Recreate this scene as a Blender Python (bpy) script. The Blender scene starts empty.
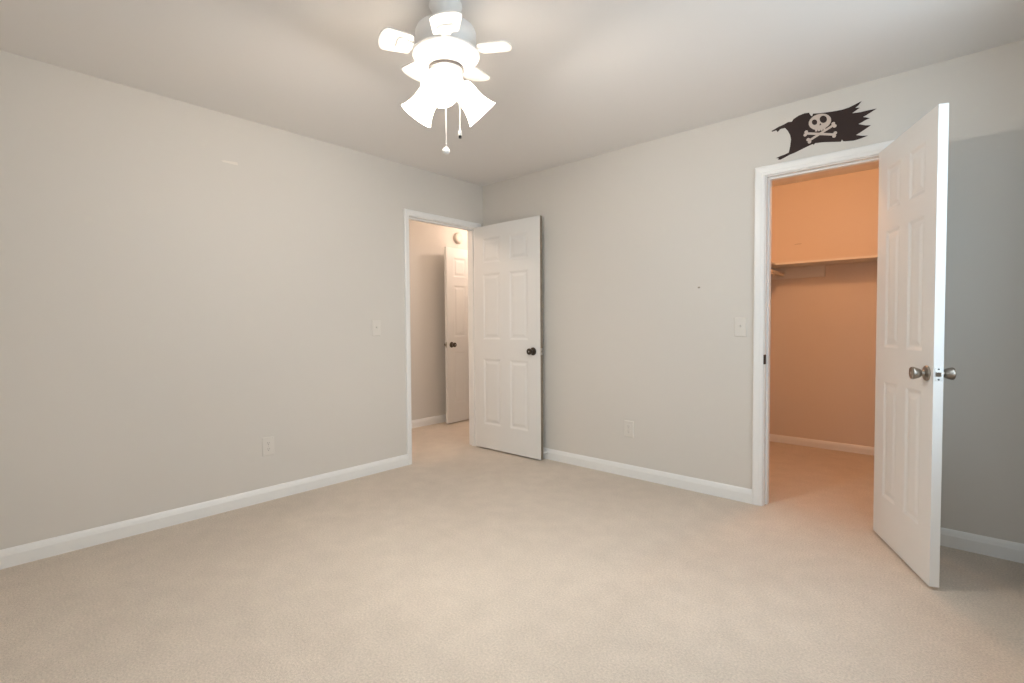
import bpy, bmesh, math, random
from mathutils import Vector, Matrix
from mathutils.geometry import tessellate_polygon

SC = bpy.context.scene
COL = SC.collection
random.seed(4)

# ------------------------------------------------------------------ camera
cam_data = bpy.data.cameras.new('camera')
cam_data.sensor_fit = 'HORIZONTAL'
cam_data.sensor_width = 36.0
cam_data.lens = 502.008 / 1024 * 36.0
cam_data.clip_start = 0.02
cam = bpy.data.objects.new('camera', cam_data)
COL.objects.link(cam)
R = Vector((0.7426342, 0.6696625, -0.0068197))
U = Vector((-0.0162308, 0.0281779, 0.9994711))
F = Vector((-0.6695005, 0.7421308, -0.0317950))
cam.matrix_world = Matrix(((R.x, U.x, -F.x, 3.37624), (R.y, U.y, -F.y, -3.34633),
                           (R.z, U.z, -F.z, 1.13492), (0, 0, 0, 1)))
SC.camera = cam

# ------------------------------------------------------------------ view, world, light
vs = SC.view_settings
SC.display_settings.display_device = 'sRGB'
vs.view_transform = 'Standard'
vs.look = 'None'
vs.gamma = 1.0
vs.use_curve_mapping = False
vs.exposure = 0.0
SC.cycles.max_bounces = 14
SC.cycles.diffuse_bounces = 9
SC.cycles.transparent_max_bounces = 12
SC.cycles.sample_clamp_indirect = 6.0
SC.cycles.caustics_reflective = False
SC.cycles.caustics_refractive = False

FAN_BULB_W = 30.0
FAN_COL = (1.0, 0.93, 0.845)
DAY_W = 26.0
REAR_FILL_W = 15.0
DAY_COL = (0.70, 0.88, 1.0)
HALL_W = 16.0
HALL_COL = (1.0, 0.77, 0.63)
CLOSET_W = 27.0
CLOSET_COL = (1.0, 0.515, 0.255)

world = bpy.data.worlds.new('daylight_sky')
SC.world = world
world.use_nodes = True
bg = world.node_tree.nodes['Background']
bg.inputs[0].default_value = (0.75, 0.86, 1.0, 1)
bg.inputs[1].default_value = 1.0


def lamp(name, kind, loc, power, color, size=0.05, parent=None, rot=None, size_y=None):
    d = bpy.data.lights.new(name, kind)
    d.energy = power
    d.color = color
    if kind == 'AREA':
        d.shape = 'RECTANGLE'
        d.size = size
        d.size_y = size_y or size
    else:
        d.shadow_soft_size = size
    o = bpy.data.objects.new(name, d)
    o.location = loc
    if rot:
        o.rotation_euler = rot
    if parent:
        o.parent = parent
    COL.objects.link(o)
    return o


ROOM_X, ROOM_Y, H = 3.66, -3.95, 2.44
WT = 0.115
# daylight through the window in the right wall, beside the camera's view
WIN_X0, WIN_X1, WIN_Z0, WIN_Z1 = -2.10, -0.70, 0.75, 2.10
WIN2_X0, WIN2_X1 = 2.15, 3.35      # rear window, unseen, added to light the nook behind the closet door
lamp('daylight', 'AREA', (ROOM_X + 0.16, (WIN_X0 + WIN_X1) / 2, 1.55), DAY_W, DAY_COL, 1.5,
     rot=(math.radians(72), 0, math.radians(90)), size_y=1.4)
lamp('daylight', 'AREA', ((WIN2_X0 + WIN2_X1) / 2, ROOM_Y - 0.22, 1.55), REAR_FILL_W, DAY_COL, 1.3,  # added cool fill through the unseen rear window
     rot=(math.radians(72), 0, 0), size_y=1.4)
lamp('hall_light_and_fill', 'POINT', (-0.62, 1.0, 2.30), HALL_W, HALL_COL, 0.06)
lamp('hall_light_and_fill', 'POINT', (-0.62, -1.3, 2.30), 18.0, (1.0, 0.76, 0.59), 0.08)  # added fill lamp, unseen, lifts the shade on the hall wall
lamp('closet_ceiling_light', 'POINT', (2.55, 0.42, 2.36), CLOSET_W, CLOSET_COL, 0.045)


# ------------------------------------------------------------------ materials
def mat(name, color, rough=0.6, metal=0.0, bump=None, vary=None, spec=0.5, coat=0.0):
    m = bpy.data.materials.new(name)
    m.use_nodes = True
    nt = m.node_tree
    b = nt.nodes['Principled BSDF']
    b.inputs['Base Color'].default_value = (*color, 1)
    b.inputs['Roughness'].default_value = rough
    b.inputs['Metallic'].default_value = metal
    b.inputs['Specular IOR Level'].default_value = spec
    b.inputs['Coat Weight'].default_value = coat
    if bump or vary:
        tc = nt.nodes.new('ShaderNodeTexCoord')
    if bump:
        scale, strength, dist = bump
        n = nt.nodes.new('ShaderNodeTexNoise')
        n.inputs['Scale'].default_value = scale
        n.inputs['Detail'].default_value = 4
        bp = nt.nodes.new('ShaderNodeBump')
        bp.inputs['Strength'].default_value = strength
        bp.inputs['Distance'].default_value = dist
        nt.links.new(tc.outputs['Object'], n.inputs['Vector'])
        nt.links.new(n.outputs['Fac'], bp.inputs['Height'])
        nt.links.new(bp.outputs['Normal'], b.inputs['Normal'])
    if vary:
        prev = None
        for scale, amount, detail in vary:
            n = nt.nodes.new('ShaderNodeTexNoise')
            n.inputs['Scale'].default_value = scale
            n.inputs['Detail'].default_value = detail
            nt.links.new(tc.outputs['Object'], n.inputs['Vector'])
            mr = nt.nodes.new('ShaderNodeMapRange')
            mr.inputs['From Min'].default_value = 0.3
            mr.inputs['From Max'].default_value = 0.7
            mr.inputs['To Min'].default_value = 1 - amount
            mr.inputs['To Max'].default_value = 1 + amount
            nt.links.new(n.outputs['Fac'], mr.inputs['Value'])
            mx = nt.nodes.new('ShaderNodeVectorMath')
            mx.operation = 'SCALE'
            if prev is None:
                mx.inputs[0].default_value = color
            else:
                nt.links.new(prev, mx.inputs[0])
            nt.links.new(mr.outputs['Result'], mx.inputs['Scale'])
            prev = mx.outputs['Vector']
        nt.links.new(prev, b.inputs['Base Color'])
    return m


M_WALL = mat('greige_wall_paint', (0.645, 0.617, 0.575), 0.75, bump=(180, 0.08, 0.002), spec=0.3)
M_CLOSET = mat('warm_lit_closet_paint', (0.67, 0.585, 0.50), 0.75, bump=(180, 0.08, 0.002), spec=0.3)  # wall paint tinted warmer: orange lamp bounce put into the colour
M_CEIL = mat('ceiling_paint', (0.755, 0.74, 0.725), 0.85, bump=(120, 0.10, 0.003), spec=0.2)
M_TRIM = mat('white_trim_paint', (0.80, 0.80, 0.79), 0.35)
M_DOOR = mat('white_door_paint', (0.735, 0.735, 0.725), 0.42, bump=(60, 0.03, 0.001))
M_EDGE = mat('brown_door_edge', (0.22, 0.18, 0.135), 0.75, vary=[(30, 0.15, 3)])  # brown free edge, darker than the door faces
M_CARPET = mat('beige_carpet', (0.63, 0.557, 0.480), 0.95, bump=(260, 0.55, 0.012),
               vary=[(1.3, 0.045, 3), (9, 0.04, 4), (130, 0.13, 3)], spec=0.1)
M_NICKEL = mat('antique_nickel', (0.33, 0.29, 0.25), 0.28, 1.0)
M_BRONZE = mat('dark_knob_metal', (0.10, 0.085, 0.07), 0.3, 1.0)
M_STRIKE = mat('blackened_strike_metal', (0.05, 0.042, 0.035), 0.45, 1.0)
M_STEEL = mat('steel_plate', (0.55, 0.53, 0.50), 0.35, 1.0)
M_DARK = mat('dark_recess', (0.03, 0.028, 0.025), 0.7)
M_PLASTIC = mat('ivory_plastic', (0.675, 0.645, 0.60), 0.4)
M_WPLASTIC = mat('white_plastic', (0.80, 0.79, 0.77), 0.4)
M_FAN = mat('white_fan_enamel', (0.82, 0.81, 0.79), 0.3)
M_FANGREY = mat('grey_fan_band', (0.10, 0.09, 0.085), 0.4)
M_FLAG = mat('dark_vinyl', (0.038, 0.024, 0.021), 0.7, spec=0.25)
M_BONE = mat('pale_vinyl', (0.56, 0.47, 0.41), 0.6)
M_PATCH = mat('pale_paint_smear', (0.74, 0.695, 0.635), 0.7)
M_MARK = mat('wall_pock', (0.28, 0.24, 0.20), 0.8)
M_DETECT = mat('aged_detector_plastic', (0.64, 0.58, 0.52), 0.5)  # beige plastic, close to the wall colour
M_RUBBER = mat('white_rubber', (0.78, 0.77, 0.75), 0.6)
M_SHELF = mat('painted_shelf_board', (0.70, 0.66, 0.60), 0.5)
M_ROD = mat('painted_wooden_rod', (0.72, 0.62, 0.50), 0.45)
M_GRASS = mat('ground_outside', (0.12, 0.16, 0.07), 0.9, vary=[(3, 0.2, 3)])


def glow_glass(name, strength):
    m = bpy.data.materials.new(name)
    m.use_nodes = True
    nt = m.node_tree
    nt.nodes.clear()
    out = nt.nodes.new('ShaderNodeOutputMaterial')
    tr = nt.nodes.new('ShaderNodeBsdfTranslucent')
    tr.inputs[0].default_value = (0.92, 0.90, 0.87, 1)
    df = nt.nodes.new('ShaderNodeBsdfDiffuse')
    df.inputs[0].default_value = (0.9, 0.88, 0.86, 1)
    mx = nt.nodes.new('ShaderNodeMixShader')
    mx.inputs[0].default_value = 0.35
    em = nt.nodes.new('ShaderNodeEmission')
    em.inputs[0].default_value = (1.0, 0.90, 0.79, 1)
    em.inputs[1].default_value = strength
    ad = nt.nodes.new('ShaderNodeAddShader')
    nt.links.new(tr.outputs[0], mx.inputs[1])
    nt.links.new(df.outputs[0], mx.inputs[2])
    nt.links.new(mx.outputs[0], ad.inputs[0])
    nt.links.new(em.outputs[0], ad.inputs[1])
    nt.links.new(ad.outputs[0], out.inputs[0])
    return m


M_SHADE = glow_glass('frosted_lamp_glass', 3.6)
M_BULB = glow_glass('lit_bulb', 12.0)


def pane_mat():
    m = bpy.data.materials.new('window_glass')
    m.use_nodes = True
    nt = m.node_tree
    nt.nodes.clear()
    out = nt.nodes.new('ShaderNodeOutputMaterial')
    t = nt.nodes.new('ShaderNodeBsdfTransparent')
    g = nt.nodes.new('ShaderNodeBsdfGlossy')
    g.inputs['Roughness'].default_value = 0.02
    mx = nt.nodes.new('ShaderNodeMixShader')
    mx.inputs[0].default_value = 0.07
    nt.links.new(t.outputs[0], mx.inputs[1])
    nt.links.new(g.outputs[0], mx.inputs[2])
    nt.links.new(mx.outputs[0], out.inputs[0])
    return m


M_PANE = pane_mat()


# ------------------------------------------------------------------ mesh helpers
def box(bm, x0, x1, y0, y1, z0, z1):
    v = [bm.verts.new(p) for p in ((x0, y0, z0), (x1, y0, z0), (x1, y1, z0), (x0, y1, z0),
                                   (x0, y0, z1), (x1, y0, z1), (x1, y1, z1), (x0, y1, z1))]
    fs = []
    for q in ((0, 3, 2, 1), (4, 5, 6, 7), (0, 1, 5, 4), (1, 2, 6, 5), (2, 3, 7, 6), (3, 0, 4, 7)):
        fs.append(bm.faces.new([v[i] for i in q]))
    return fs


def lathe(bm, profile, n=32, mtx=Matrix(), cap0=True, cap1=True):
    """profile: (r, z) pairs, turned round the local z axis"""
    rings = []
    for r, z in profile:
        if r < 1e-6:
            rings.append([bm.verts.new(mtx @ Vector((0, 0, z)))])
        else:
            rings.append([bm.verts.new(mtx @ Vector((r * math.cos(2 * math.pi * i / n), r * math.sin(2 * math.pi * i / n), z)))
                          for i in range(n)])
    for a, b in zip(rings, rings[1:]):
        for i in range(n):
            j = (i + 1) % n
            if len(a) == 1 and len(b) == 1:
                continue
            if len(a) == 1:
                bm.faces.new((a[0], b[j], b[i]))
            elif len(b) == 1:
                bm.faces.new((a[i], a[j], b[0]))
            else:
                bm.faces.new((a[i], a[j], b[j], b[i]))
    if cap0 and len(rings[0]) > 1:
        bm.faces.new(list(reversed(rings[0])))
    if cap1 and len(rings[-1]) > 1:
        bm.faces.new(rings[-1])


def tube(bm, a, b, r, n=12):
    a, b = Vector(a), Vector(b)
    q = (b - a).to_track_quat('Z', 'Y').to_matrix().to_4x4()
    lathe(bm, [(r, 0), (r, (b - a).length)], n, Matrix.Translation(a) @ q)


def poly_prism(bm, pts, depth, to3):
    """pts: flat outline (may be concave); to3(u, v, d) places a point d in front of the surface"""
    top = [bm.verts.new(to3(u, v, depth)) for u, v in pts]
    bot = [bm.verts.new(to3(u, v, 0.0)) for u, v in pts]
    n = len(pts)
    for i in range(n):
        j = (i + 1) % n
        bm.faces.new((top[i], bot[i], bot[j], top[j]))
    for tri in tessellate_polygon([[Vector((u, v, 0)) for u, v in pts]]):
        bm.faces.new([top[i] for i in tri])
        bm.faces.new([bot[i] for i in tri])


def obj(name, bm, m, parent=None, smooth=False, bevel=0.0, loc=None, segs=2):
    bmesh.ops.recalc_face_normals(bm, faces=bm.faces[:])
    if bevel:
        bmesh.ops.bevel(bm, geom=[e for e in bm.edges if e.is_manifold and e.calc_face_angle(0) > 0.6],
                        offset=bevel, segments=segs, affect='EDGES', profile=0.5)
    me = bpy.data.meshes.new(name)
    bm.to_mesh(me)
    bm.free()
    if m:
        me.materials.append(m)
    if smooth:
        for p in me.polygons:
            p.use_smooth = True
        me.set_sharp_from_angle(angle=math.radians(38))
    o = bpy.data.objects.new(name, me)
    if loc is not None:
        o.location = loc
    if parent is not None:
        o.parent = parent
    COL.objects.link(o)
    return o


def tag(o, label=None, cat=None, group=None, kind=None):
    for k, v in (('label', label), ('category', cat), ('group', group), ('kind', kind)):
        if v:
            o[k] = v
    return o


def empty(name, loc, rotz=0.0):
    o = bpy.data.objects.new(name, None)
    o.empty_display_size = 0.1
    o.location = loc
    o.rotation_euler = (0, 0, rotz)
    COL.objects.link(o)
    return o


def struct(name, bm, m, label, cat, **k):
    return tag(obj(name, bm, m, **k), label, cat, kind='structure')


def boxes(*bs):
    bm = bmesh.new()
    for b in bs:
        box(bm, *b)
    return bm


# ------------------------------------------------------------------ room shell
HW = -1.18                        # face of the hall's far wall
CL0, CL1, CLY = 1.78, 3.60, 1.91  # walk-in closet
D1A, D1B = -0.850, -0.088         # bedroom doorway (clear), on the left wall
D2A, D2B = 2.461, 3.071           # closet doorway (clear), on the back wall
DH = 2.033
J = 0.018                         # jamb board

struct('floor', boxes((HW - 0.1, ROOM_X + 0.1, ROOM_Y - 0.1, CLY + 0.2, -0.08, 0.0)), M_CARPET,
       'beige cut pile carpet running through the bedroom, hall and closet', 'floor')
struct('ceiling', boxes((0.0, ROOM_X + 0.1, ROOM_Y - 0.1, 0.0, H, H + 0.1)), M_CEIL,
       'warm white painted ceiling of the bedroom around the fan', 'ceiling')
struct('ceiling_hall', boxes((HW - 0.1, 0.0, -2.1, 1.3, H, H + 0.1)), M_CEIL,
       'ceiling of the hall beyond the far open bedroom door', 'ceiling')
struct('ceiling_closet', boxes((CL0 - 0.1, CL1 + 0.1, 0.0, CLY + 0.1, H, H + 0.1)), M_CEIL,
       'closet ceiling lit orange, just below the top of its doorway', 'ceiling')
struct('wall_left', boxes((-WT, 0, ROOM_Y - 0.1, D1A - J, 0, H), (-WT, 0, D1A - J, D1B + J, DH + J, H), (-WT, 0, D1B + J, WT, 0, H)),
       M_WALL, 'long greige left wall with a switch, an outlet and the hall doorway', 'wall')
struct('wall_back', boxes((0, D2A - J, 0, WT, 0, H), (D2A - J, D2B + J, 0, WT, DH + J, H), (D2B + J, ROOM_X + 0.1, 0, WT, 0, H)),
       M_WALL, 'greige back wall with the pirate flag decal and the closet doorway', 'wall')
struct('wall_rear', boxes((0, WIN2_X0, ROOM_Y - 0.1, ROOM_Y, 0, H), (WIN2_X1, ROOM_X + 0.1, ROOM_Y - 0.1, ROOM_Y, 0, H),
                          (WIN2_X0, WIN2_X1, ROOM_Y - 0.1, ROOM_Y, 0, WIN_Z0), (WIN2_X0, WIN2_X1, ROOM_Y - 0.1, ROOM_Y, WIN_Z1, H)), M_WALL,
       'greige rear wall of the bedroom with an added window', 'wall')
struct('wall_right', boxes((ROOM_X, ROOM_X + 0.1, ROOM_Y, WIN_X0, 0, H), (ROOM_X, ROOM_X + 0.1, WIN_X1, 0, 0, H),
                           (ROOM_X, ROOM_X + 0.1, WIN_X0, WIN_X1, 0, WIN_Z0), (ROOM_X, ROOM_X + 0.1, WIN_X0, WIN_X1, WIN_Z1, H)),
       M_WALL, 'greige right wall of the bedroom with the window', 'wall')
struct('wall_hall_far', boxes((HW - 0.1, HW, -2.1, 1.3, 0, H)), M_WALL, 'hall wall facing the doorway, lit peach, with a smoke detector', 'wall')
struct('wall_hall_near', boxes((-WT, 0.0, WT, 1.3, 0, H)), M_WALL, 'hall side wall running on from the bedroom doorway', 'wall')
struct('wall_hall_end', boxes((HW, -WT, 1.2, 1.3, 0, H)), M_WALL, 'wall at the end of the hall behind the hall door', 'wall')
struct('wall_hall_return', boxes((HW, -WT, -2.1, -2.0, 0, H)), M_WALL, 'wall closing the other end of the hall', 'wall')
struct('wall_closet_back', boxes((CL0 - 0.1, CL1 + 0.1, CLY, CLY + 0.1, 0, H)), M_CLOSET, 'closet back wall above and below the shelf, lit orange', 'wall')
struct('wall_closet_left', boxes((CL0 - 0.1, CL0, WT, CLY, 0, H)), M_CLOSET, 'closet left wall under the short side shelf', 'wall')
struct('wall_closet_right', boxes((CL1, CL1 + 0.1, WT, CLY, 0, H)), M_CLOSET, 'closet right wall', 'wall')


# ------------------------------------------------------------------ baseboards
def baseboard(name, a, b, inward, label, h=0.089, t=0.015):
    """moulded board along the floor from a to b; inward = unit vector into the room"""
    a, b, n = Vector((*a, 0)), Vector((*b, 0)), Vector((*inward, 0))
    prof = [(0, 0), (t, 0), (t, h * 0.66), (t * 0.87, h * 0.74), (t * 0.80, h * 0.80), (t * 0.62, h * 0.90), (t * 0.40, h * 0.97), (t * 0.25, h), (0, h)]
    bm = bmesh.new()
    ra = [bm.verts.new(a + n * d + Vector((0, 0, z))) for d, z in prof]
    rb = [bm.verts.new(b + n * d + Vector((0, 0, z))) for d, z in prof]
    k = len(prof)
    for i in range(k):
        j = (i + 1) % k
        bm.faces.new((ra[i], ra[j], rb[j], rb[i]))
    bm.faces.new(ra)
    bm.faces.new(list(reversed(rb)))
    return struct(name, bm, M_TRIM, label, 'baseboard')


CW, CW1 = 0.058, 0.044             # casing widths
baseboard('baseboard_left', (0, ROOM_Y), (0, D1A - 0.005 - CW1), (1, 0), 'white baseboard along the long left wall')
baseboard('baseboard_back', (0.0, 0), (D2A - 0.005 - CW, 0), (0, -1), 'white baseboard between the bedroom door and the closet doorway')
baseboard('baseboard_back', (D2B + 0.005 + CW, 0), (ROOM_X, 0), (0, -1), 'shaded white baseboard behind the open closet door')
baseboard('baseboard_right', (ROOM_X, ROOM_Y), (ROOM_X, -0.015), (-1, 0), 'white baseboard along the right wall')
baseboard('baseboard_rear', (0.015, ROOM_Y), (ROOM_X - 0.015, ROOM_Y), (0, 1), 'white baseboard along the rear wall')
baseboard('baseboard_hall', (HW, -2.0), (HW, 1.2), (1, 0), 'baseboard on the hall wall seen through the doorway')
baseboard('baseboard_closet', (CL0 + 0.015, CLY), (CL1 - 0.015, CLY), (0, -1), 'baseboard along the closet back wall, lit orange', h=0.070, t=0.013)
baseboard('baseboard_closet_left', (CL0, WT), (CL0, CLY), (1, 0), 'baseboard along the closet left wall', h=0.070, t=0.013)
baseboard('baseboard_closet_right', (CL1, WT), (CL1, CLY), (-1, 0), 'baseboard along the closet right wall', h=0.070, t=0.013)


# ------------------------------------------------------------------ door frames
def casing_profile(w):
    """moulded casing section: distance outward from the opening, thickness off the wall"""
    k = w / 0.058
    return [(o * k, t) for o, t in ((0.0, 0.0), (0.0, 0.010), (0.004, 0.013), (0.018, 0.014), (0.022, 0.0165), (0.040, 0.018), (0.052, 0.018), (0.058, 0.015), (0.058, 0.0))]


def door_frame(name, place, a, b, label, stop_d, cw):
    """place(u, d, z): u along the wall, d = distance off the wall face into the room, z up"""
    bm = bmesh.new()
    ia, ib, top = a - 0.005, b + 0.005, DH + 0.005
    prof = casing_profile(cw)
    for face, sgn in ((0.0, 1), (-WT, -1)):
        rings = []
        for (u, z, du, dz) in ((ia, 0.0, -1, 0), (ia, top, -1, 1), (ib, top, 1, 1), (ib, 0.0, 1, 0)):
            rings.append([bm.verts.new(place(u + du * o, face + sgn * t, z + dz * o)) for o, t in prof])
        k = len(prof)
        for r0, r1 in zip(rings, rings[1:]):
            for i in range(k - 1):
                bm.faces.new((r0[i], r0[i + 1], r1[i + 1], r1[i]))
        bm.faces.new(rings[0])
        bm.faces.new(list(reversed(rings[-1])))

    def pbox(u0, u1, d0, d1, z0, z1):
        vs_ = []
        for z in (z0, z1):
            for u, d in ((u0, d0), (u1, d0), (u1, d1), (u0, d1)):
                vs_.append(bm.verts.new(place(u, d, z)))
        for q in ((0, 3, 2, 1), (4, 5, 6, 7), (0, 1, 5, 4), (1, 2, 6, 5), (2, 3, 7, 6), (3, 0, 4, 7)):
            bm.faces.new([vs_[i] for i in q])
    pbox(a - J, a, -WT, 0, 0, DH + J)
    pbox(b, b + J, -WT, 0, 0, DH + J)
    pbox(a, b, -WT, 0, DH, DH + J)
    s0, s1 = stop_d
    pbox(a, a + 0.011, s0, s1, 0, DH)
    pbox(b - 0.011, b, s0, s1, 0, DH)
    pbox(a + 0.011, b - 0.011, s0, s1, DH - 0.011, DH)
    return struct(name, bm, M_TRIM, label, 'door frame')


trim1 = door_frame('trim_1', lambda u, d, z: Vector((d, u, z)), D1A, D1B, 'white moulded casing around the doorway to the hall', (-0.075, -0.038), CW1)
trim2 = door_frame('trim_2', lambda u, d, z: Vector((u, -d, z)), D2A, D2B, 'white moulded casing around the closet doorway', (-0.075, -0.038), CW)
bm = boxes((D2A - 0.0045, D2A + 0.0020, -0.0115, 0.020, 0.885, 0.944))
strike = obj('strike_plate', bm, M_STRIKE, trim2)
tag(strike, 'dark metal strike plate')
bm = boxes((-0.032, -0.004, D1A - 0.001, D1A + 0.0018, 0.895, 0.952))
obj('strike_plate', bm, M_BRONZE, trim1)


# ------------------------------------------------------------------ six panel doors
def door_slab(w, h, th, cols, rows, z0):
    """moulded slab: x 0..w, y 0..th, panels recessed on both faces"""
    bm = bmesh.new()
    xs = [0.0] + [c for p in cols for c in p] + [w]
    zs = [z0] + [r for p in rows for r in p] + [z0 + h]
    # inset / depth rings of one raised panel
    rings = [(0.0, 0.0), (0.006, 0.0015), (0.014, 0.0045), (0.020, 0.0055), (0.028, 0.0050), (0.044, 0.0020), (0.050, 0.0015)]
    for side in (0, 1):
        def P(x, z, d):
            return bm.verts.new((x, d if side == 0 else th - d, z))
        for i in range(len(xs) - 1):
            for j in range(len(zs) - 1):
                x0, x1, a, b = xs[i], xs[i + 1], zs[j], zs[j + 1]
                if i % 2 == 1 and j % 2 == 1:
                    prev = None
                    for ins, dep in rings:
                        r = [P(x0 + ins, a + ins, dep), P(x1 - ins, a + ins, dep), P(x1 - ins, b - ins, dep), P(x0 + ins, b - ins, dep)]
                        if prev:
                            for k in range(4):
                                bm.faces.new((prev[k], prev[(k + 1) % 4], r[(k + 1) % 4], r[k]))
                        prev = r
                    bm.faces.new(prev)
                else:
                    bm.faces.new((P(x0, a, 0), P(x1, a, 0), P(x1, b, 0), P(x0, b, 0)))
    for (p, q) in (((0, z0), (w, z0)), ((w, z0), (w, z0 + h)), ((w, z0 + h), (0, z0 + h)), ((0, z0 + h), (0, z0))):
        bm.faces.new([bm.verts.new((p[0], 0, p[1])), bm.verts.new((q[0], 0, q[1])), bm.verts.new((q[0], th, q[1])), bm.verts.new((p[0], th, p[1]))])
    bmesh.ops.remove_doubles(bm, verts=bm.verts[:], dist=1e-5)
    return bm


ROWS = [(0.235, 0.835), (1.010, 1.605), (1.700, 1.925)]
KNOB = [(0.0325, 0.0), (0.0335, 0.003), (0.031, 0.007), (0.022, 0.010), (0.014, 0.013), (0.0115, 0.018), (0.0118, 0.022),
        (0.0165, 0.025), (0.0205, 0.031), (0.0235, 0.039), (0.0260, 0.048), (0.0270, 0.053), (0.0258, 0.0565), (0.019, 0.058), (0.010, 0.0585), (0.0, 0.0585)]


def door(name, label, loc, rotz, w, cols, knob_x, knob_mat, edge_mat=None, th=0.035, z0=0.014, hgt=2.022, tip_label=None):
    t = tag(empty(name, loc, rotz), label, 'door', kind='structure')
    slab = obj('door_slab', door_slab(w, hgt, th, cols, ROWS, z0), M_DOOR, t)
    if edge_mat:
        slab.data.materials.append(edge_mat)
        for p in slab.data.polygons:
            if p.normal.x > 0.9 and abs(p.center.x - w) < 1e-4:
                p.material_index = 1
    for s in (0, 1):
        mtx = Matrix.Translation((knob_x, 0 if s == 0 else th, 0.918)) @ Matrix.Rotation(math.radians(90 if s == 0 else -90), 4, 'X')
        b1 = bmesh.new()
        lathe(b1, KNOB[:6] + [(0.0, 0.013)], 36, mtx, cap0=False)
        ros = obj('knob_rosette', b1, knob_mat, t, smooth=True)
        b2 = bmesh.new()
        lathe(b2, [(0.0115, 0.012)] + KNOB[6:], 36, mtx, cap0=False)
        k = obj('door_knob', b2, knob_mat, t, smooth=True)
        b3 = bmesh.new()
        lathe(b3, [(0.006, 0.0582), (0.006, 0.0596), (0.0035, 0.0600), (0.0, 0.0600)], 16, mtx, cap0=False)
        obj('knob_button', b3, M_STEEL, k, smooth=True)
    b = boxes((w - 0.001, w + 0.0012, th / 2 - 0.0127, th / 2 + 0.0127, 0.918 - 0.0285, 0.918 + 0.0285))
    lp = obj('latch_plate', b, M_STEEL, t)
    b = bmesh.new()
    poly_prism(b, [(w, th / 2 - 0.008), (w + 0.010, th / 2 - 0.008), (w + 0.004, th / 2 + 0.008), (w, th / 2 + 0.008)], 0.018,
               lambda u, v, d: Vector((u, v, 0.909 + d)))
    obj('latch_bolt', b, M_NICKEL, lp)
    for zz in (-0.022, 0.022):
        b = bmesh.new()
        lathe(b, [(0.0035, 0.0), (0.0035, 0.0018), (0.0, 0.0022)], 12,
              Matrix.Translation((w + 0.001, th / 2, 0.918 + zz)) @ Matrix.Rotation(math.radians(90), 4, 'Y'))
        obj('screw', b, M_DARK, lp)
    # three butt hinges on the hinge edge
    for zz in (0.22, 1.02, 1.82):
        b = bmesh.new()
        tube(b, (-0.003, th + 0.005, zz - 0.044), (-0.003, th + 0.005, zz + 0.044), 0.0055)
        box(b, -0.002, 0.0004, th - 0.028, th + 0.003, zz - 0.044, zz + 0.044)
        obj('hinge', b, M_STEEL, t)
    return t


# bedroom door, swung back nearly flat against the back wall
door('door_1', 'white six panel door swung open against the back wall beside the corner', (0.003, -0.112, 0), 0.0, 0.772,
     [(0.104, 0.318), (0.428, 0.640)], 0.694, M_BRONZE, edge_mat=M_EDGE, th=0.031)
# closet door, swung out towards the camera: the corner we see is on its near face
ang = math.atan2(-0.91183, 0.41058) + math.radians(0.3)
door('door_2', 'white six panel closet door standing open into the room at the right', (3.0240, -0.0395, 0), ang, 0.620,
     [(0.110, 0.268), (0.360, 0.515)], 0.565, M_NICKEL)
# door along the hall wall
ang3 = math.atan2(0.41 - 1.17, -1.046 + 1.105)
door('door_3', 'white six panel door in the hall, lying open along the hall wall', (-1.105 + 0.0, 1.172, 0), ang3, 0.762,
     [(0.112, 0.318), (0.442, 0.648)], 0.695, M_BRONZE)

# ------------------------------------------------------------------ ceiling fan with light kit
FX, FY = 1.787, -1.974
fan = tag(empty('ceiling_fan', (FX, FY, H)), 'white hugger ceiling fan with three glowing glass shades and pull chains', 'ceiling fan')
CAMDIR = math.atan2(-3.34633 - FY, 3.37624 - FX)   # towards the doorway side the fan faces


def Z(z):
    return z - H


b = bmesh.new()
lathe(b, [(0.066, 0.0), (0.068, Z(2.432)), (0.060, Z(2.418)), (0.042, Z(2.400)), (0.022, Z(2.386)), (0.017, Z(2.378)), (0.013, Z(2.376)), (0.013, Z(2.330))], 40, cap0=False)
obj('ceiling_canopy', b, M_FAN, fan, smooth=True)
b = bmesh.new()
lathe(b, [(0.0, Z(2.348)), (0.030, Z(2.348)), (0.100, Z(2.343)), (0.118, Z(2.334)), (0.123, Z(2.322)), (0.123, Z(2.290)), (0.116, Z(2.272)), (0.105, Z(2.262)), (0.098, Z(2.245)), (0.0, Z(2.245))], 48)
obj('motor_drum', b, M_FAN, fan, smooth=True)
b = bmesh.new()
lathe(b, [(0.10, Z(2.246)), (0.128, Z(2.245)), (0.135, Z(2.242)), (0.137, Z(2.236)), (0.134, Z(2.230)), (0.128, Z(2.228)), (0.124, Z(2.227)), (0.121, Z(2.224)),
          (0.108, Z(2.215)), (0.105, Z(2.214)), (0.102, Z(2.211)), (0.088, Z(2.203)), (0.085, Z(2.202)), (0.078, Z(2.196)), (0.076, Z(2.186)), (0.0, Z(2.186))], 56, cap0=False)
house = obj('motor_housing', b, M_FAN, fan, smooth=True)
b = bmesh.new()
lathe(b, [(0.066, Z(2.187)), (0.0715, Z(2.186)), (0.0715, Z(2.178)), (0.066, Z(2.177))], 48)
tag(obj('trim_ring', b, M_FANGREY, fan, smooth=True), 'dark thin ring under the motor housing')
b = bmesh.new()
lathe(b, [(0.066, Z(2.180)), (0.067, Z(2.150)), (0.062, Z(2.140)), (0.052, Z(2.128)), (0.050, Z(2.095)), (0.046, Z(2.078)), (0.030, Z(2.066)), (0.012, Z(2.062)), (0.0, Z(2.061))], 40, cap0=False)
obj('light_kit_body', b, M_FAN, fan, smooth=True)

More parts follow.
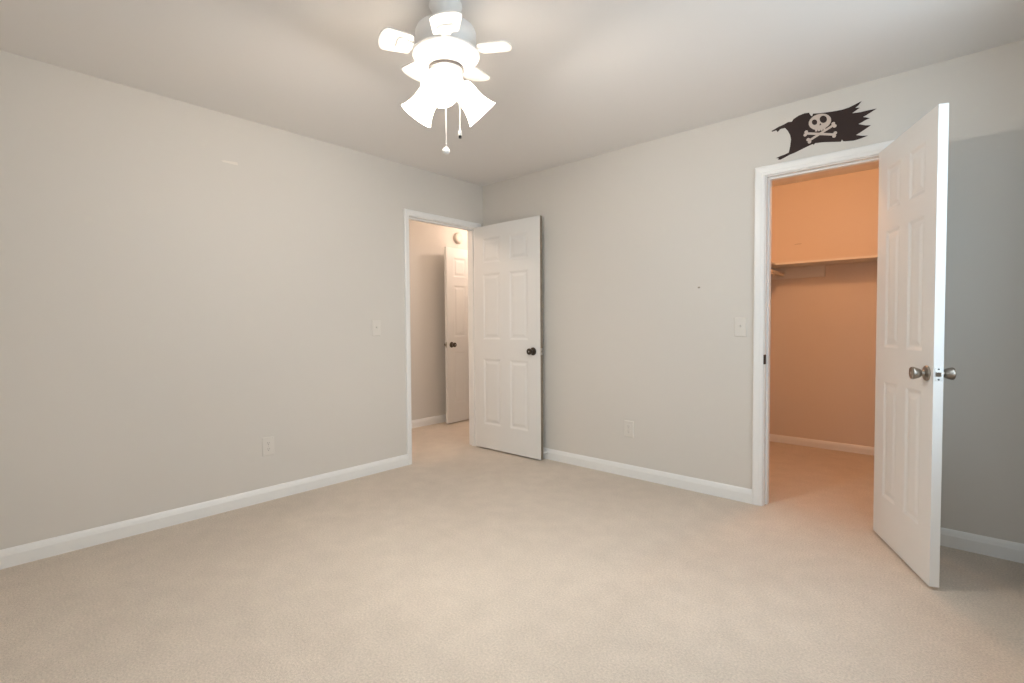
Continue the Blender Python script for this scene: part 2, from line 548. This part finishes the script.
for i in range(5):
    az = CAMDIR + math.radians(72 * i)
    mt = Matrix.Rotation(az, 4, 'Z') @ Matrix.Translation((0, 0, Z(2.249))) @ Matrix.Rotation(math.radians(11), 4, 'X')
    out = []
    for k in range(13):                       # rounded tip
        t = -math.pi / 2 + math.pi * k / 12
        out.append((0.240 + 0.030 * math.cos(t), 0.060 * math.sin(t)))
    out += [(0.150, 0.050), (0.142, 0.044), (0.142, -0.044), (0.150, -0.050)]
    b = bmesh.new()
    poly_prism(b, out, 0.006, lambda u, v, d: mt @ Vector((u, v, d - 0.003)))
    bl = obj('fan_blade', b, M_FAN, fan)
    b = bmesh.new()
    poly_prism(b, [(0.118, 0.014), (0.150, 0.020), (0.185, 0.034), (0.200, 0.022), (0.200, -0.022), (0.185, -0.034), (0.150, -0.020), (0.118, -0.014)], 0.004,
               lambda u, v, d: mt @ Vector((u, v, d - 0.0075)))
    obj('blade_iron', b, M_FAN, bl)

SH_AZ = [CAMDIR - math.radians(8), CAMDIR + math.radians(112), CAMDIR - math.radians(128)]
for az in SH_AZ:
    hv = Vector((math.cos(az), math.sin(az), 0))
    a = hv * 0.052 + Vector((0, 0, Z(2.135)))
    e = hv * 0.163 + Vector((0, 0, Z(2.030)))
    ax = e - a
    L = ax.length
    mt = Matrix.Translation(a) @ ax.to_track_quat('Z', 'Y').to_matrix().to_4x4()
    b = bmesh.new()
    lathe(b, [(0.024, -0.030), (0.026, -0.004), (0.028, 0.012), (0.024, 0.022), (0.0, 0.022)], 28, mt)
    obj('lamp_socket', b, M_FAN, fan, smooth=True)
    b = bmesh.new()                           # bell shaped glass, open at the mouth
    pr = [(0.026, 0.010), (0.036, 0.014), (0.043, 0.026), (0.046, 0.045), (0.047, 0.070), (0.050, 0.095), (0.057, 0.120), (0.067, L - 0.008), (0.073, L)]
    lathe(b, pr + [(0.0705, L)] + [(r - 0.0026, z) for r, z in reversed(pr[:-1])], 40, mt, cap0=False, cap1=False)
    sh = obj('lamp_shade', b, M_SHADE, fan, smooth=True)
    tag(sh, 'glowing white bell shaped glass shade')
    b = bmesh.new()
    lathe(b, [(0.012, 0.022), (0.013, 0.035), (0.024, 0.058), (0.028, 0.078), (0.024, 0.096), (0.012, 0.106), (0.0, 0.108)], 24, mt, cap0=False)
    obj('light_bulb', b, M_BULB, sh, smooth=True)
    lamp('fan_bulb', 'POINT', tuple(mt @ Vector((0, 0, 0.126))), FAN_BULB_W, FAN_COL, 0.022, parent=fan)

LAT = Vector((-math.sin(CAMDIR), math.cos(CAMDIR), 0))      # to the right as the fan is seen
TOW = Vector((math.cos(CAMDIR), math.sin(CAMDIR), 0))
for off, tow, zt, zb, dark in ((-0.003, 0.030, 2.070, 1.853, False), (0.053, 0.020, 2.100, 1.929, True)):
    p = LAT * off + TOW * tow
    b = bmesh.new()
    tube(b, p + Vector((0, 0, Z(zt))), p + Vector((0, 0, Z(zb))), 0.0016, 8)
    k = 0
    z = zb
    while z < zt:                                            # ball chain
        bmesh.ops.create_icosphere(b, subdivisions=1, radius=0.0027, matrix=Matrix.Translation(p + Vector((0, 0, Z(z)))))
        z += 0.009
    ch = obj('pull_chain', b, M_FAN, fan, smooth=True)
    b = bmesh.new()
    m0 = Matrix.Translation(p + Vector((0, 0, Z(zb))))
    if dark:
        lathe(b, [(0.003, 0.004), (0.0065, -0.002), (0.008, -0.012), (0.0065, -0.020), (0.0, -0.020)], 16, m0)
        obj('chain_pull', b, M_WPLASTIC, ch, smooth=True)
        b = bmesh.new()
        lathe(b, [(0.004, -0.019), (0.0065, -0.022), (0.0055, -0.030), (0.0, -0.032)], 16, m0)
        tag(obj('chain_tip', b, M_DARK, ch, smooth=True), 'dark tip of the shorter pull chain')
    else:
        lathe(b, [(0.003, 0.006), (0.010, 0.001), (0.0155, -0.008), (0.0155, -0.014), (0.010, -0.022), (0.0, -0.025)], 20,
              m0 @ Matrix.Rotation(math.radians(12), 4, 'Y'))
        obj('chain_pull', b, M_WPLASTIC, ch, smooth=True)

# ------------------------------------------------------------------ closet fittings
SZ0, SZ1 = 1.662, 1.680
bm = boxes((CL0 + 0.001, CL1 - 0.001, CLY - 0.30, CLY - 0.001, SZ0, SZ1))
tag(obj('closet_shelf', bm, M_SHELF, bevel=0.0015), 'long painted shelf board across the closet back wall', 'shelf')
bm = boxes((CL0 + 0.001, 2.105, 0.35, CLY - 0.301, SZ0, SZ1))
tag(obj('closet_shelf', bm, M_SHELF, bevel=0.0015), 'short side shelf on the closet left wall, meeting the long shelf', 'shelf')
bm = boxes((CL0 + 0.001, 2.435, CLY - 0.020, CLY - 0.0005, 1.556, SZ0 - 0.0005))
tag(obj('shelf_cleat', bm, M_SHELF, bevel=0.002), 'flat cleat board fixed to the closet back wall under the long shelf', 'cleat')
bm = boxes((CL0 + 0.0005, CL0 + 0.019, 0.35, CLY - 0.021, 1.59, SZ0 - 0.0005))
tag(obj('shelf_cleat', bm, M_SHELF, bevel=0.002), 'cleat board on the closet left wall under the side shelf', 'cleat')
rod = empty('closet_rod', (2.090, 1.0, 1.600))
tag(rod, 'round hanging rod running under the side shelf in the closet', 'clothes rod')
bm = bmesh.new()
tube(bm, (0, -0.62, 0), (0, CLY - 0.020 - 1.0, 0), 0.0165, 20)
obj('rod_pole', bm, M_ROD, rod, smooth=True)
bm = bmesh.new()
lathe(bm, [(0.027, 0), (0.027, 0.004), (0.021, 0.012), (0.0185, 0.012)], 24, Matrix.Translation((0, CLY - 0.0205 - 1.0, 0)) @ Matrix.Rotation(math.radians(90), 4, 'X'), cap1=False)
obj('rod_socket', bm, M_SHELF, rod, smooth=True)


# ------------------------------------------------------------------ switches and outlets
def plate_bm(w, h, t=0.0055):
    bm = bmesh.new()
    rings = []
    for ins, d in ((0, 0), (0, 0.002), (0.004, t), ):
        rings.append([bm.verts.new((sx * (w / 2 - ins), -d, sz * (h / 2 - ins))) for sx, sz in ((-1, -1), (1, -1), (1, 1), (-1, 1))])
    for a, b_ in zip(rings, rings[1:]):
        for k in range(4):
            bm.faces.new((a[k], a[(k + 1) % 4], b_[(k + 1) % 4], b_[k]))
    bm.faces.new(rings[-1])
    return bm


def switch(label, loc, rotz, name='light_switch'):
    t = tag(empty(name, loc, rotz), label, 'light switch')
    obj('switch_plate', plate_bm(0.076, 0.122), M_PLASTIC, t)
    b = boxes((-0.0055, 0.0055, -0.0065, -0.005, -0.0125, 0.0125))
    obj('toggle_slot', b, M_PLASTIC, t)
    b = bmesh.new()
    poly_prism(b, [(-0.006, 0.0), (-0.018, 0.007), (-0.018, 0.012), (-0.006, 0.010)], 0.008, lambda u, v, d: Vector((d - 0.004, u, v)))
    obj('toggle', b, M_PLASTIC, t)
    for z in (-0.030, 0.030):
        b = bmesh.new()
        lathe(b, [(0.0032, 0.0050), (0.0030, 0.0062), (0.0, 0.0066)], 12, Matrix.Translation((0, 0, z)) @ Matrix.Rotation(math.radians(90), 4, 'X'), cap0=False)
        obj('screw', b, M_PLASTIC, t)
    return t


def outlet(label, loc, rotz, name='wall_outlet'):
    t = tag(empty(name, loc, rotz), label, 'outlet')
    obj('outlet_plate', plate_bm(0.076, 0.122), M_PLASTIC, t)
    for z in (-0.0195, 0.0195):
        b = bmesh.new()
        pts = [(0.0165 * math.cos(a_ * math.pi / 12), max(-0.0125, min(0.0125, 0.0165 * math.sin(a_ * math.pi / 12)))) for a_ in range(24)]
        poly_prism(b, pts, 0.0015, lambda u, v, d: Vector((u, -0.0055 - d, z + v)))
        r = obj('receptacle', b, M_PLASTIC, t)
        b = boxes((-0.0065, -0.0048, -0.0074, -0.0068, z + 0.000, z + 0.008), (0.0048, 0.0065, -0.0074, -0.0068, z + 0.001, z + 0.007))
        lathe(b, [(0.0024, 0.0068), (0.0024, 0.0074)], 12, Matrix.Translation((0, 0, z - 0.006)) @ Matrix.Rotation(math.radians(90), 4, 'X'))
        obj('socket_slot', b, M_DARK, r)
    b = bmesh.new()
    lathe(b, [(0.0032, 0.0050), (0.0030, 0.0062), (0.0, 0.0066)], 12, Matrix.Rotation(math.radians(90), 4, 'X'), cap0=False)
    obj('screw', b, M_STEEL, t)
    return t


LEFTW = math.radians(90)
switch('ivory toggle light switch on the left wall beside the hall doorway', (0.0, -1.170, 1.123), LEFTW)
switch('ivory toggle light switch on the back wall beside the closet casing', (2.316, 0.0, 1.116), 0)
outlet('ivory duplex outlet low on the left wall above the baseboard', (0.0, -1.995, 0.356), LEFTW)
outlet('ivory duplex outlet low on the back wall between the two doorways', (1.527, 0.0, 0.358), 0)

# ------------------------------------------------------------------ smoke detector on the hall wall
t = tag(empty('smoke_detector', (HW, 0.742, 2.192), math.radians(90)), 'round white smoke detector high on the hall wall above the hall door', 'smoke detector')
RX = Matrix.Rotation(math.radians(90), 4, 'X')
b = bmesh.new()
lathe(b, [(0.070, 0.0), (0.070, 0.010), (0.066, 0.012)], 40, RX)
obj('mounting_base', b, M_DETECT, t, smooth=True)
b = bmesh.new()
lathe(b, [(0.066, 0.011), (0.067, 0.022), (0.062, 0.034), (0.050, 0.041), (0.028, 0.044), (0.026, 0.042), (0.0, 0.042)], 40, RX)
obj('detector_cover', b, M_DETECT, t, smooth=True)
b = bmesh.new()
lathe(b, [(0.006, 0.040), (0.006, 0.046), (0.0, 0.047)], 14, Matrix.Translation((0.012, 0, 0.012)) @ RX)
obj('test_button', b, M_PLASTIC, t, smooth=True)

# ------------------------------------------------------------------ door stop on the baseboard
t = tag(empty('door_stop', (0.766, -0.0145, 0.062)), 'small white door stop on the baseboard at the foot of the open bedroom door', 'door stop')
b = bmesh.new()
lathe(b, [(0.011, 0.0), (0.011, 0.004), (0.005, 0.007), (0.004, 0.040), (0.0, 0.040)], 16, RX)
obj('stop_rod', b, M_WPLASTIC, t, smooth=True)
b = bmesh.new()
lathe(b, [(0.007, 0.039), (0.0085, 0.041), (0.0085, 0.050), (0.006, 0.053), (0.0, 0.053)], 16, RX)
obj('stop_tip', b, M_RUBBER, t, smooth=True)

# ------------------------------------------------------------------ pirate flag decal above the closet doorway
FLAG = [(2.4855, 2.3012), (2.5274, 2.3167), (2.5559, 2.3228), (2.5779, 2.3306), (2.5966, 2.3269), (2.6058, 2.3401), (2.6333, 2.3528), (2.6635, 2.3577), (2.6863, 2.3546), (2.6936, 2.3378), (2.7014, 2.3289), (2.7066, 2.3435), (2.7348, 2.3374), (2.7695, 2.3322), (2.8036, 2.3276), (2.8483, 2.3245), (2.8811, 2.3278), (2.9027, 2.3342), (2.9387, 2.3456), (2.9231, 2.3263), (2.9093, 2.3176), (2.9296, 2.3117), (2.9138, 2.3024), (2.8951, 2.2919), (2.9353, 2.2867), (2.9668, 2.2871), (3.0055, 2.2853), (2.9774, 2.2716), (2.9593, 2.2629), (2.9451, 2.2581), (2.9762, 2.2432), (2.9543, 2.2373), (2.9402, 2.2305), (2.9243, 2.2253), (2.9573, 2.2095), (2.9814, 2.2036), (2.9602, 2.1918), (2.9366, 2.179), (2.9144, 2.1683), (2.9422, 2.1574), (2.9696, 2.1516), (2.9371, 2.1441), (2.905, 2.1407), (2.8625, 2.1468), (2.8537, 2.1509), (2.8497, 2.161), (2.8448, 2.1492), (2.7942, 2.1604), (2.7598, 2.1676), (2.719, 2.1724), (2.712, 2.1647), (2.706, 2.1702), (2.6775, 2.1624), (2.6475, 2.1527), (2.617, 2.1428), (2.586, 2.1363), (2.5578, 2.1255), (2.5369, 2.1184), (2.5227, 2.123), (2.5291, 2.1278), (2.5136, 2.1334), (2.5386, 2.1403), (2.5639, 2.1448), (2.5827, 2.1508), (2.5893, 2.1836), (2.5939, 2.2236), (2.5886, 2.2524), (2.5759, 2.2797), (2.5606, 2.3009), (2.5352, 2.3007), (2.5212, 2.2863), (2.5134, 2.2995), (2.4921, 2.2967)]
CRAN = [(2.7954, 2.2913), (2.7965, 2.2843), (2.7963, 2.2774), (2.7948, 2.2707), (2.792, 2.2644), (2.7879, 2.2587), (2.7828, 2.2536), (2.7765, 2.2494), (2.7695, 2.246), (2.7617, 2.2437), (2.7534, 2.2424), (2.7447, 2.2423), (2.736, 2.2432), (2.7274, 2.2452), (2.7191, 2.2483), (2.7113, 2.2523), (2.7042, 2.2573), (2.6981, 2.263), (2.693, 2.2693), (2.6892, 2.2761), (2.6866, 2.2831), (2.6854, 2.2903), (2.6856, 2.2974), (2.6873, 2.3042), (2.6902, 2.3106), (2.6945, 2.3164), (2.6999, 2.3215), (2.7063, 2.3257), (2.7136, 2.329), (2.7215, 2.3312), (2.73, 2.3323), (2.7386, 2.3323), (2.7474, 2.3311), (2.7559, 2.329), (2.7641, 2.3258), (2.7717, 2.3216), (2.7785, 2.3167), (2.7844, 2.311), (2.7893, 2.3048), (2.793, 2.2982)]
JAW = [(2.7091, 2.2682), (2.717, 2.2514), (2.7194, 2.2375), (2.7288, 2.2364), (2.7304, 2.2500), (2.7329, 2.2366), (2.7428, 2.2353), (2.7438, 2.2500), (2.7463, 2.2351), (2.7556, 2.2346), (2.7571, 2.2490), (2.7596, 2.2362), (2.7682, 2.2366), (2.7704, 2.2480), (2.7788, 2.266), (2.7469, 2.2845)]
EYES = [[(2.7283, 2.2883), (2.7277, 2.2837), (2.7258, 2.28), (2.7229, 2.2774), (2.7191, 2.2762), (2.7149, 2.2766), (2.7107, 2.2785), (2.7069, 2.2817), (2.7039, 2.2859), (2.7019, 2.2907), (2.7012, 2.2957), (2.7018, 2.3002), (2.7037, 2.304), (2.7066, 2.3066), (2.7104, 2.3077), (2.7146, 2.3073), (2.7188, 2.3054), (2.7226, 2.3022), (2.7256, 2.298), (2.7276, 2.2932)],
        [(2.7762, 2.2916), (2.7754, 2.2855), (2.773, 2.2805), (2.7691, 2.2771), (2.7641, 2.2755), (2.7586, 2.276), (2.753, 2.2786), (2.748, 2.2828), (2.744, 2.2885), (2.7413, 2.2949), (2.7404, 2.3015), (2.7412, 2.3076), (2.7437, 2.3126), (2.7476, 2.316), (2.7526, 2.3175), (2.7581, 2.317), (2.7637, 2.3144), (2.7687, 2.3101), (2.7727, 2.3045), (2.7753, 2.2981)]]
NOSE = [(2.7435, 2.2801), (2.7495, 2.2666), (2.739, 2.2681)]
FO = Vector((2.74, 0.0, 2.235))
flag = tag(empty('wall_decal', FO), 'dark tattered pirate flag decal with skull and crossbones above the closet doorway', 'wall decal')


def on_wall(base):
    return lambda u, v, d: Vector((u - FO.x, -(base + d), v - FO.z))


b = bmesh.new()
poly_prism(b, FLAG, 0.0012, on_wall(0.0003))
tag(obj('flag_cutout', b, M_FLAG, flag), 'dark brown flag shape with ragged ends')
b = bmesh.new()
poly_prism(b, CRAN, 0.0006, on_wall(0.0015))
poly_prism(b, JAW, 0.0005, on_wall(0.0015))
skull = tag(obj('skull_emblem', b, M_BONE, flag), 'pale skull on the flag')
for e in EYES:
    b = bmesh.new()
    poly_prism(b, e, 0.0005, on_wall(0.0021))
    obj('eye_socket', b, M_FLAG, skull)
b = bmesh.new()
poly_prism(b, NOSE, 0.0005, on_wall(0.0021))
obj('nose_hole', b, M_FLAG, skull)
for (p, q), base in ((((2.6677, 2.2409), (2.8175, 2.1957)), 0.0015), (((2.6844, 2.1923), (2.8135, 2.2527)), 0.0019)):
    b = bmesh.new()
    p, q = Vector(p), Vector(q)
    d = (q - p).normalized()
    n = Vector((-d.y, d.x))
    w = 0.0064
    poly_prism(b, [tuple(p + n * w), tuple(p - n * w), tuple(q - n * w), tuple(q + n * w)], 0.0004, on_wall(base))
    for k, (c0, dd) in enumerate(((q, d), (p, -d))):         # two knuckles at either end
        for s in (-1, 1):
            cc = c0 + n * s * 0.0082 - dd * 0.003
            poly_prism(b, [(cc.x + 0.0092 * math.cos(2 * math.pi * a_ / 18), cc.y + 0.0092 * math.sin(2 * math.pi * a_ / 18)) for a_ in range(18)],
                       0.0004 + 0.00005 * (s + 2), on_wall(base))
    obj('crossbone', b, M_BONE, flag)

# ------------------------------------------------------------------ small marks on the walls
b = bmesh.new()
lathe(b, [(0.006, 0.0), (0.0055, 0.001), (0.0, 0.0014)], 12, RX @ Matrix.Scale(1.5, 4, (1, 0, 0)))
tag(obj('nail_head', b, M_MARK, loc=(2.048, 0.0, 1.381)), 'tiny dark nail mark alone on the bare back wall', 'nail')
b = bmesh.new()
pts = [(-0.048, 0.000), (-0.030, 0.006), (0.000, 0.007), (0.026, 0.010), (0.044, 0.009), (0.047, -0.007), (0.020, -0.008), (-0.010, -0.006), (-0.038, -0.006)]
poly_prism(b, pts, 0.0006, lambda u, v, d: Vector((d, u, v)))
tag(obj('paint_smear', b, M_PATCH, loc=(0.0, -2.185, 2.150)), 'short pale paint smear high on the long left wall', 'paint smear')
b = bmesh.new()
poly_prism(b, [(-0.03, 0.001), (0.0, 0.004), (0.03, 0.002), (0.028, -0.003), (-0.028, -0.003)], 0.0005, lambda u, v, d: Vector((u, -d, v)))
tag(obj('scuff_mark', b, mat('scuff_grey', (0.47, 0.41, 0.34), 0.8), loc=(2.214, CLY, 1.872)), 'faint grey scuff on the closet back wall above the shelf', 'scuff mark')

# ------------------------------------------------------------------ windows
def window(name, loc, rotz, ww, wh, label):
    t = tag(empty(name, loc, rotz), label, 'window', kind='structure')
    b = boxes((-ww / 2, ww / 2, -0.09, -0.01, 0, 0.04), (-ww / 2, ww / 2, -0.09, -0.01, wh - 0.04, wh), (-ww / 2, -ww / 2 + 0.04, -0.09, -0.01, 0.04, wh - 0.04),
              (ww / 2 - 0.04, ww / 2, -0.09, -0.01, 0.04, wh - 0.04), (-0.03, 0.03, -0.09, -0.01, 0.04, wh - 0.04))
    obj('window_frame', b, M_TRIM, t)
    for sx in (-1, 1):
        c = sx * (ww / 4 - 0.005)
        hw = ww / 4 - 0.035
        b = boxes((c - hw, c + hw, -0.07, -0.03, wh / 2 - 0.02, wh / 2 + 0.02))
        r = obj('sash_rail', b, M_TRIM, t)
        b = boxes((c - hw, c + hw, -0.052, -0.048, 0.04, wh / 2 - 0.02), (c - hw, c + hw, -0.052, -0.048, wh / 2 + 0.02, wh - 0.04))
        obj('window_pane', b, M_PANE, t)
    b = boxes((-ww / 2 - 0.07, ww / 2 + 0.07, 0.0005, 0.018, wh, wh + 0.07), (-ww / 2 - 0.07, -ww / 2, 0.0005, 0.018, 0, wh), (ww / 2, ww / 2 + 0.07, 0.0005, 0.018, 0, wh),
              (-ww / 2 - 0.09, ww / 2 + 0.09, 0.0005, 0.05, -0.025, 0))
    obj('window_casing', b, M_TRIM, t)


window('window_1', (ROOM_X, (WIN_X0 + WIN_X1) / 2, WIN_Z0), math.radians(90), WIN_X1 - WIN_X0, WIN_Z1 - WIN_Z0, 'white double sash window in the right wall')
window('window_rear_added', ((WIN2_X0 + WIN2_X1) / 2, ROOM_Y, WIN_Z0), 0.0, WIN2_X1 - WIN2_X0, WIN_Z1 - WIN_Z0, 'white double sash window added unseen in the rear wall to light the nook')
